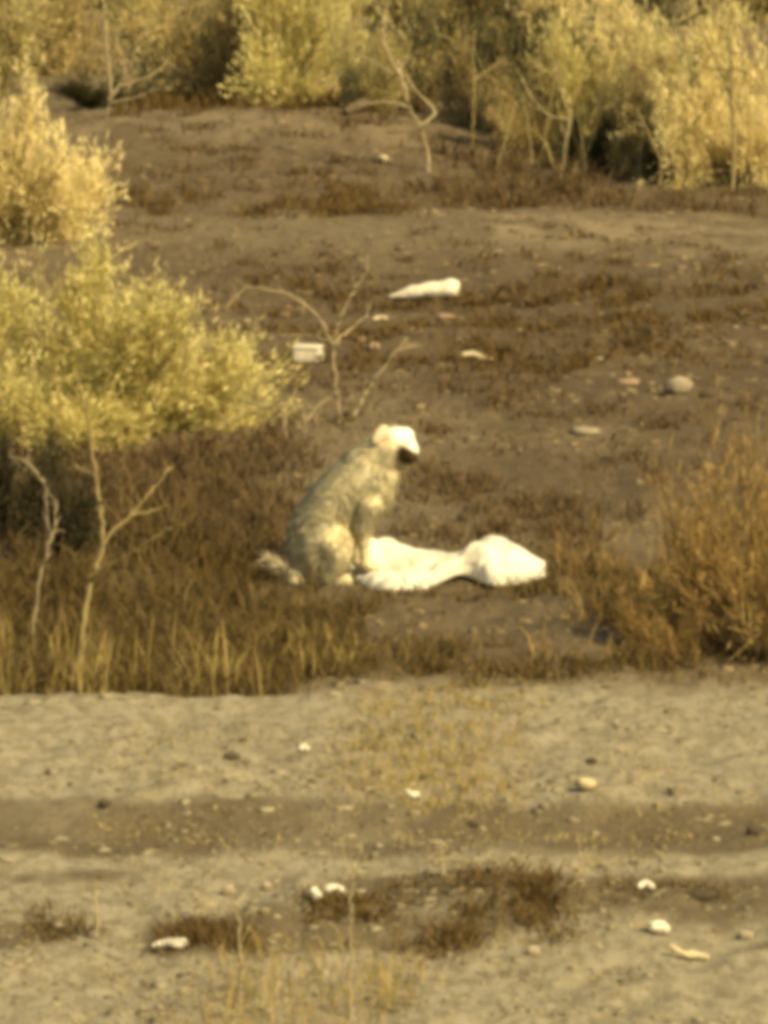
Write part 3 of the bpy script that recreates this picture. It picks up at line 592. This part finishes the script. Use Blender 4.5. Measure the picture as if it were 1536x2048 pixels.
scrap('litter_scrap', 'small pale curl of paper at the foot of the straw grass', 824, 1594, [(-12, 16, 4), (0, 9, 7), (12, 6, 7)], 0, 'white_litter', 7)
scrap('litter_scrap', 'cream lump on the pale ground right of the straw grass', 1170, 1590, [(-17, 8, 7), (0, 12, 13), (17, 8, 8)], 0, 'cream_litter', 8)
scrap('crumpled_paper', 'bright white crumpled wavy paper in the dark weeds', 655, 1806, [(-30, 22, 8), (-22, 8, 11), (-8, 6, 9), (4, 22, 9), (18, 22, 8), (32, 16, 6)], 0, 'white_litter', 9, 'paper')
scrap('litter_scrap', 'white rounded bottle-like scrap at lower left', 338, 1896, [(-34, 9, 3), (-10, 10, 8), (14, 11, 12), (28, 10, 11), (34, 10, 6)], 0, 'white_litter', 10)
scrap('litter_scrap', 'small white scrap left of the black stone', 1291, 1776, [(-14, 6, 5), (0, 8, 9), (14, 6, 6)], 0, 'white_litter', 11)
scrap('litter_scrap', 'bright white chunk of litter at lower right', 1320, 1876, [(-18, 20, 8), (-4, 13, 15), (16, 7, 8)], 0, 'white_litter', 12)
scrap('litter_scrap', 'dull trailing strip of litter right of the bright chunk', 1380, 1920, [(-42, 28, 6), (-15, 14, 6), (10, 8, 8), (38, 4, 7)], 0, 'cream_litter', 13)
scrap('litter_scrap', 'pale scrap high on the back ground near the thicket', 770, 330, [(-12, 10, 5), (0, 8, 8), (12, 4, 5)], 0, 'cream_litter', 14)
def box():
    p = G(616, 722); s = ppm(p); w, d, h = 54 / s, 0.13, 34 / s
    t = thing('white_box', 'small white box on the ground left of the twisted sapling', 'box', p); t.rotation_euler = (0, 0, math.radians(-14))
    def rbox(w, d, h, z, bev):
        bm = bmesh.new(); bmesh.ops.create_cube(bm, size=1.0)
        for v in bm.verts: v.co = Vector((v.co.x * w, v.co.y * d, v.co.z * h + z))
        bmesh.ops.bevel(bm, geom=bm.edges[:] , offset=bev, segments=3, affect='EDGES')
        me = bpy.data.meshes.new('b'); bm.to_mesh(me); bm.free(); return me
    link('body', rbox(w, d, h * 0.86, h * 0.40, 0.012), M['white_litter'], t)
    link('lid', rbox(w * 1.05, d * 1.05, h * 0.20, h * 0.90, 0.008), M['white_litter'], t)
box()

# ------------------------------------------------------------------ the white sack
def sack():
    o = G(690, 1152); o[1] -= 0.05; S = 400.0
    nx, nt = 150, 74
    xs = np.linspace(0, 1, nx); Lx = 1.005
    kx = [0, .03, .10, .22, .38, .50, .57, .63, .72, .84, .94, .985, 1.0]
    front = np.interp(xs, kx, [.04, .18, .36, .52, .46, .20, .06, .10, .27, .24, .16, .13, .06])
    rear = np.interp(xs, kx, [.02, .12, .22, .30, .26, .17, .10, .14, .22, .20, .16, .13, .03])
    pf = np.interp(xs, kx, [.02, .035, .05, .055, .06, .09, .095, .12, .12, .10, .08, .07, .03])      # height of the front lip
    pm = np.interp(xs, [0, .03, .10, .22, .38, .50, .57, .605, .64, .69, .78, .86, .94, .985, 1], [.02, .05, .055, .055, .05, .075, .105, .150, .185, .175, .145, .128, .112, .10, .06])     # middle
    pr = np.interp(xs, kx, [.02, .10, .165, .165, .125, .11, .10, .16, .17, .12, .10, .085, .03])      # rear lip
    zb = np.interp(xs, kx, [.0, .0, .0, .0, .0, .018, .030, .018, .0, .0, .010, .02, .02])
    def soft(a):
        for _ in range(7): a = np.convolve(np.pad(a, 2, 'edge'), [.1, .2, .4, .2, .1], 'valid')
        return a
    front, rear, pf, pm, pr, zb = [soft(a) for a in (front, rear, pf, pm, pr, zb)]
    X, T = np.meshgrid(xs, np.linspace(-1, 1, nt), indexing='ij')
    def lerp3(t, a, b, c): return np.where(t < 0, a + (b - a) * sstep(-0.85, 0.0, t), b + (c - b) * sstep(0.0, 0.7, t))
    Z = lerp3(T, pf[:, None], pm[:, None], pr[:, None]) * np.clip(1 - np.abs(T) ** 9, 0, 1) ** 0.6
    Yv = np.where(T < 0, T * front[:, None], T * rear[:, None])
    wx = X * Lx; rid = 1 - np.abs(2 * fbm((Yv + 0.35 * (wx - 0.55) * np.sign(Yv + .03)) / 0.10, wx / 0.34, 61, 2)); rid2 = 1 - np.abs(2 * fbm(wx / 0.10 + Yv * 4, Yv / 0.05, 66, 3))
    amp = np.clip(1 - np.abs(T) ** 6, 0, 1) * np.clip(8 * X, 0, 1) * np.clip(12 * (1 - X), 0, 1)
    Z = Z + amp * (0.060 * (rid - 0.6) * (0.85 + 0.15 * sstep(0.5, 0.65, X)) + 0.010 * (rid2 - 0.6) + 0.035 * fbm(wx / 0.20, Yv / 0.12, 81, 2)) + zb[:, None] * (np.abs(T) > 0.96)
    fold = np.exp(-((Yv - (-0.02 + 0.20 * (wx - 0.42))) / 0.035) ** 2) * sstep(0.26, 0.36, wx) * sstep(0.60, 0.5, wx)
    Z = np.maximum(Z - 0.10 * fold, 0.006 + zb[:, None])
    Yv = Yv + 0.02 * amp * fbm(wx / 0.09, T * 2, 71, 3)
    Vt = np.stack([wx, Yv, Z], -1).reshape(-1, 3); Vb = Vt.copy(); Vb[:, 2] = np.minimum(Vb[:, 2], np.repeat(zb, nt) - 0.006)
    i = np.arange(nx - 1)[:, None] * nt + np.arange(nt - 1)[None, :]
    Ft = np.stack([i, i + nt, i + nt + 1, i + 1], -1).reshape(-1, 4); n = len(Vt)
    Fb = Ft[:, ::-1] + n
    e = [(k * nt, (k + 1) * nt) for k in range(nx - 1)] + [((k + 1) * nt + nt - 1, k * nt + nt - 1) for k in range(nx - 1)] + [(k + 1, k) for k in range(nt - 1)] + [((nx - 1) * nt + k, (nx - 1) * nt + k + 1) for k in range(nt - 1)]
    Fe = np.array([[b, a, a + n, b + n] for a, b in e])
    V = np.concatenate([Vt, Vb]); F = np.concatenate([Ft, Fb, Fe])
    link('plastic_sack', mesh('plastic_sack', V, F, True), M['white_plastic'], loc=(o[0], o[1], o[2] + 0.005), label='large crumpled white plastic sack under the front paws of the dog', category='sack')
    return o
SACK = sack()

# ------------------------------------------------------------------ the dog
def fur_mat():
    m, nt, out = new_mat('dog_fur')
    tc = N(nt, 'ShaderNodeTexCoord').outputs['Object']
    sep = N(nt, 'ShaderNodeSeparateXYZ'); nt.links.new(tc, sep.inputs[0]); X, Y, Z = sep.outputs
    def ma(op, a, b=None):
        n = N(nt, 'ShaderNodeMath', operation=op)
        for s, v in ((n.inputs[0], a), (n.inputs[1], b)):
            if v is None: continue
            if isinstance(v, (int, float)): s.default_value = v
            else: nt.links.new(v, s)
        return n.outputs[0]
    body = mixc(nt, ramp(nt, noise(nt, 9), 0.38, 0.66), (0.78, 0.67, 0.41), (0.64, 0.54, 0.32))
    rnd = N(nt, 'ShaderNodeNewGeometry').outputs['Random Per Island']
    body = mixc(nt, ma('MULTIPLY', rnd, 0.35), body, (0.66, 0.60, 0.42))
    def spot(cx, cz, r):
        a = ma('SUBTRACT', X, cx); b = ma('SUBTRACT', Z, cz); return ramp(nt, ma('SQRT', ma('ADD', ma('MULTIPLY', a, a), ma('MULTIPLY', b, b))), r, r * 0.5)
    body = mixc(nt, spot(0.11, 0.545, 0.075), body, (0.82, 0.73, 0.49))         # pale shoulder and throat patches
    body = mixc(nt, spot(0.235, 0.55, 0.045), body, (0.84, 0.74, 0.48))
    head = ramp(nt, ma('ADD', Z, ma('MULTIPLY', X, 0.9)), 0.885, 0.925)          # white head
    line = ma('SUBTRACT', ma('SUBTRACT', 0.722, ma('MULTIPLY', ma('SUBTRACT', X, 0.245), 0.55)), Z)      # edge of the white crown and blaze
    tail = ramp(nt, X, -0.24, -0.30)
    body = mixc(nt, tail, body, (0.47, 0.385, 0.25))
    c = mixc(nt, ma('MULTIPLY', head, ramp(nt, line, 0.012, -0.010)), body, (0.84, 0.80, 0.70))
    ex = ma('DIVIDE', ma('SUBTRACT', X, 0.315), 0.062); ez = ma('DIVIDE', ma('SUBTRACT', Z, 0.650), 0.058)
    rr = ma('SQRT', ma('ADD', ma('MULTIPLY', ex, ex), ma('MULTIPLY', ez, ez)))
    dk = ma('MULTIPLY', ramp(nt, rr, 1.25, 0.70), ramp(nt, line, -0.006, 0.012))
    c = mixc(nt, dk, c, (0.075, 0.048, 0.022))
    p = N(nt, 'ShaderNodeBsdfPrincipled'); nt.links.new(c, p.inputs['Base Color']); p.inputs['Roughness'].default_value = 0.8; p.inputs['Specular IOR Level'].default_value = 0.15
    nt.links.new(p.outputs[0], out.inputs[0]); return m
def dog():
    base = G(690, 1165)
    t = thing('dog', 'white-headed cream dog with dark muzzle sitting with front paws on the sack', 'dog', base)
    parts = []
    def ell(c, r, ry=0.0, rz=0.0):
        V, F = ICO3; Rm = np.array(Matrix.Rotation(ry, 3, 'Y') @ Matrix.Rotation(rz, 3, 'Z'))
        parts.append(((V * np.array(r)) @ Rm.T + np.array(c), F))
    def limb(pts, rad, n=14, sq=1.0):
        c = curve(pts, n); rr = np.interp(np.linspace(0, 1, n), np.linspace(0, 1, len(rad)), rad)
        for q, r_ in zip(c, rr): V, F = ICO2; parts.append((V * r_ * np.array([1, sq, 1]) + q, F))
    # trunk: rump -> loin -> ribcage -> chest
    limb([(-.155, .0, .12), (-.125, 0, .26), (-.045, 0, .40), (.06, 0, .505), (.135, 0, .56)], [.120, .140, .142, .140, .115], 16, 0.92)
    ell((.135, 0, .46), (.110, .105, .15), 0.45); ell((.205, 0, .535), (.060, .070, .060))                         # deep chest
    limb([(.10, 0, .58), (.17, 0, .635), (.225, -.005, .695)], [.112, .092, .078], 8)   # neck
    # haunches, hind feet
    for s in (-1, 1):
        ell((-.085, s * .105, .165), (.125, .065, .150), 0.35)
        limb([(-.06, s * .12, .20), (-.028, s * .135, .145), (-.055, s * .14, .07), (-.08, s * .14, .045)], [.075, .058, .042, .036], 12)
        limb([(-.08, s * .14, .040), (-.03, s * .145, .030), (.010, s * .145, .028)], [.034, .028, .031], 8)
    # front legs on the sack
    for s, dx in ((-1, 0.018), (1, -0.022)):
        limb([(.105 + dx, s * .075, .40), (.075 + dx, s * .078, .30), (.078 + dx, s * .075, .20), (.085 + dx, s * .072, .105)], [.066, .044, .029, .026], 14)
        limb([(.085 + dx, s * .072, .098), (.118 + dx, s * .072, .088)], [.032, .034], 5)
    # tail lying out behind
    limb([(-.20, -.02, .070), (-.28, -.05, .070), (-.34, -.06, .100), (-.395, -.05, .135)], [.034, .024, .017, .008], 12)
    limb([(-.20, -.06, .05), (-.245, -.10, .03)], [.045, .038], 4)
    ell((.300, -.008, .742), (.046, .052, .040), 0.2)                    # brow
    # head: cranium, cheeks, muzzle pointing down and forward
    ell((.262, -.005, .715), (.085, .072, .070), 0.15)
    ell((.235, -.005, .690), (.070, .070, .060))
    limb([(.285, -.01, .715), (.315, -.012, .680), (.332, -.014, .645)], [.060, .050, .040], 8, 0.9)
    limb([(.262, -.01, .668), (.290, -.012, .640), (.312, -.014, .622)], [.048, .036, .026], 6, 0.8)
    V, F = join(parts)
    src = bpy.data.objects.new('body_source', mesh('body_source', V, F)); COL.objects.link(src)
    md = src.modifiers.new('r', 'REMESH'); md.mode = 'VOXEL'; md.voxel_size = 0.009
    sm = src.modifiers.new('s', 'SMOOTH'); sm.iterations = 7; sm.factor = 0.5
    dg = bpy.context.evaluated_depsgraph_get(); dg.update()
    me = bpy.data.meshes.new_from_object(src.evaluated_get(dg)); bpy.data.objects.remove(src)
    me.name = 'body'; me.polygons.foreach_set('use_smooth', np.ones(len(me.polygons), bool))
    fm = fur_mat(); link('body', me, fm, t)
    # coat
    rng = R_(90); nv = len(me.polygons)
    C = np.zeros(nv * 3); Nn = np.zeros(nv * 3); A = np.zeros(nv)
    me.polygons.foreach_get('center', C); me.polygons.foreach_get('normal', Nn); me.polygons.foreach_get('area', A)
    C = C.reshape(-1, 3); Nn = Nn.reshape(-1, 3)
    k = rng.choice(nv, 34000, p=A / A.sum()); c = C[k] + rng.normal(0, 0.003, (len(k), 3)); n = Nn[k]
    keep = (c[:, 2] > 0.012); c, n = c[keep], n[keep]
    hd = sstep(0.88, 0.93, c[:, 2] + 0.9 * c[:, 0]); tail = sstep(-.20, -.30, c[:, 0]) * sstep(0.25, 0.18, c[:, 2]); leg = sstep(0.02, 0.05, c[:, 0]) * sstep(0.30, 0.24, c[:, 2])
    L = 0.034 * (1 - 0.72 * hd) * (1 + 1.0 * tail) * (1 - 0.65 * leg) * rng.uniform(0.5, 1.35, len(c))
    L *= 1 + 0.6 * vnoise(c[:, 0] / 0.035, c[:, 2] / 0.035 + c[:, 1] * 20, 95)
    flow = np.array([-0.30, 0, -0.85]) + tail[:, None] * np.array([-0.6, 0, 1.0]) + hd[:, None] * np.array([-0.4, 0, 0.9])
    flow = flow + 0.45 * np.stack([vnoise(c[:, 0] / .05, c[:, 2] / .05, 96), vnoise(c[:, 0] / .05, c[:, 2] / .05, 97), vnoise(c[:, 0] / .05, c[:, 2] / .05, 98)], 1)
    d = unit(n * 0.7 + flow * 0.8 + rng.normal(0, 0.15, c.shape)); s = unit(np.cross(d, n + rng.normal(0, .3, n.shape)))
    w = 0.0028 * (1 - 0.4 * hd)[:, None]
    V = np.stack([c - n * .004 - s * w, c - n * .004 + s * w, c + d * L[:, None]], 1).reshape(-1, 3)
    fme = mesh('fur', V, np.arange(len(V)).reshape(-1, 3), True)
    fme.normals_split_custom_set_from_vertices(np.repeat(unit(n + 0.35 * d + rng.normal(0, 0.26, n.shape)), 3, axis=0).tolist())
    link('fur', fme, fm, t, kind='stuff')
    # features
    black = solid_mat('dog_dark_skin', (0.018, 0.012, 0.008), (0.03, 0.02, 0.012), 20, 0.35, spec=0.5)
    earm = solid_mat('dog_ear', (0.66, 0.52, 0.36), (0.58, 0.45, 0.30), 20, 0.9)
    def piece(nm, c, r, mt, ry=0.0, rx=0.0, wob=0.0):
        V, F = ICO2; V = V * np.array(r)
        if wob: V = V * (1 + wob * n3(V / max(r), 1.5, 9))[:, None]
        Rm = np.array(Matrix.Rotation(ry, 3, 'Y') @ Matrix.Rotation(rx, 3, 'X')); link(nm, mesh(nm, V @ Rm.T + np.array(c), F, True), mt, t)
    piece('nose', (.352, -.014, .622), (.018, .020, .015), black, 0.7)
    for s in (-1, 1):
        piece('eye', (.308, -.008 + s * .050, .712), (.009, .007, .009), black)
        V, F = ICO3; q = V.copy()                                            # folded ear: a flap hanging back from the skull
        q = q * np.array([.050, .014, .034]); q[:, 2] -= 0.6 * np.maximum(-q[:, 0], 0); q[:, 1] += 0.15 * s * np.abs(q[:, 0])
        link('ear', mesh('ear', q + np.array([.185, -.005 + s * .062, .752]), F, True), earm, t)
    return base
dog()
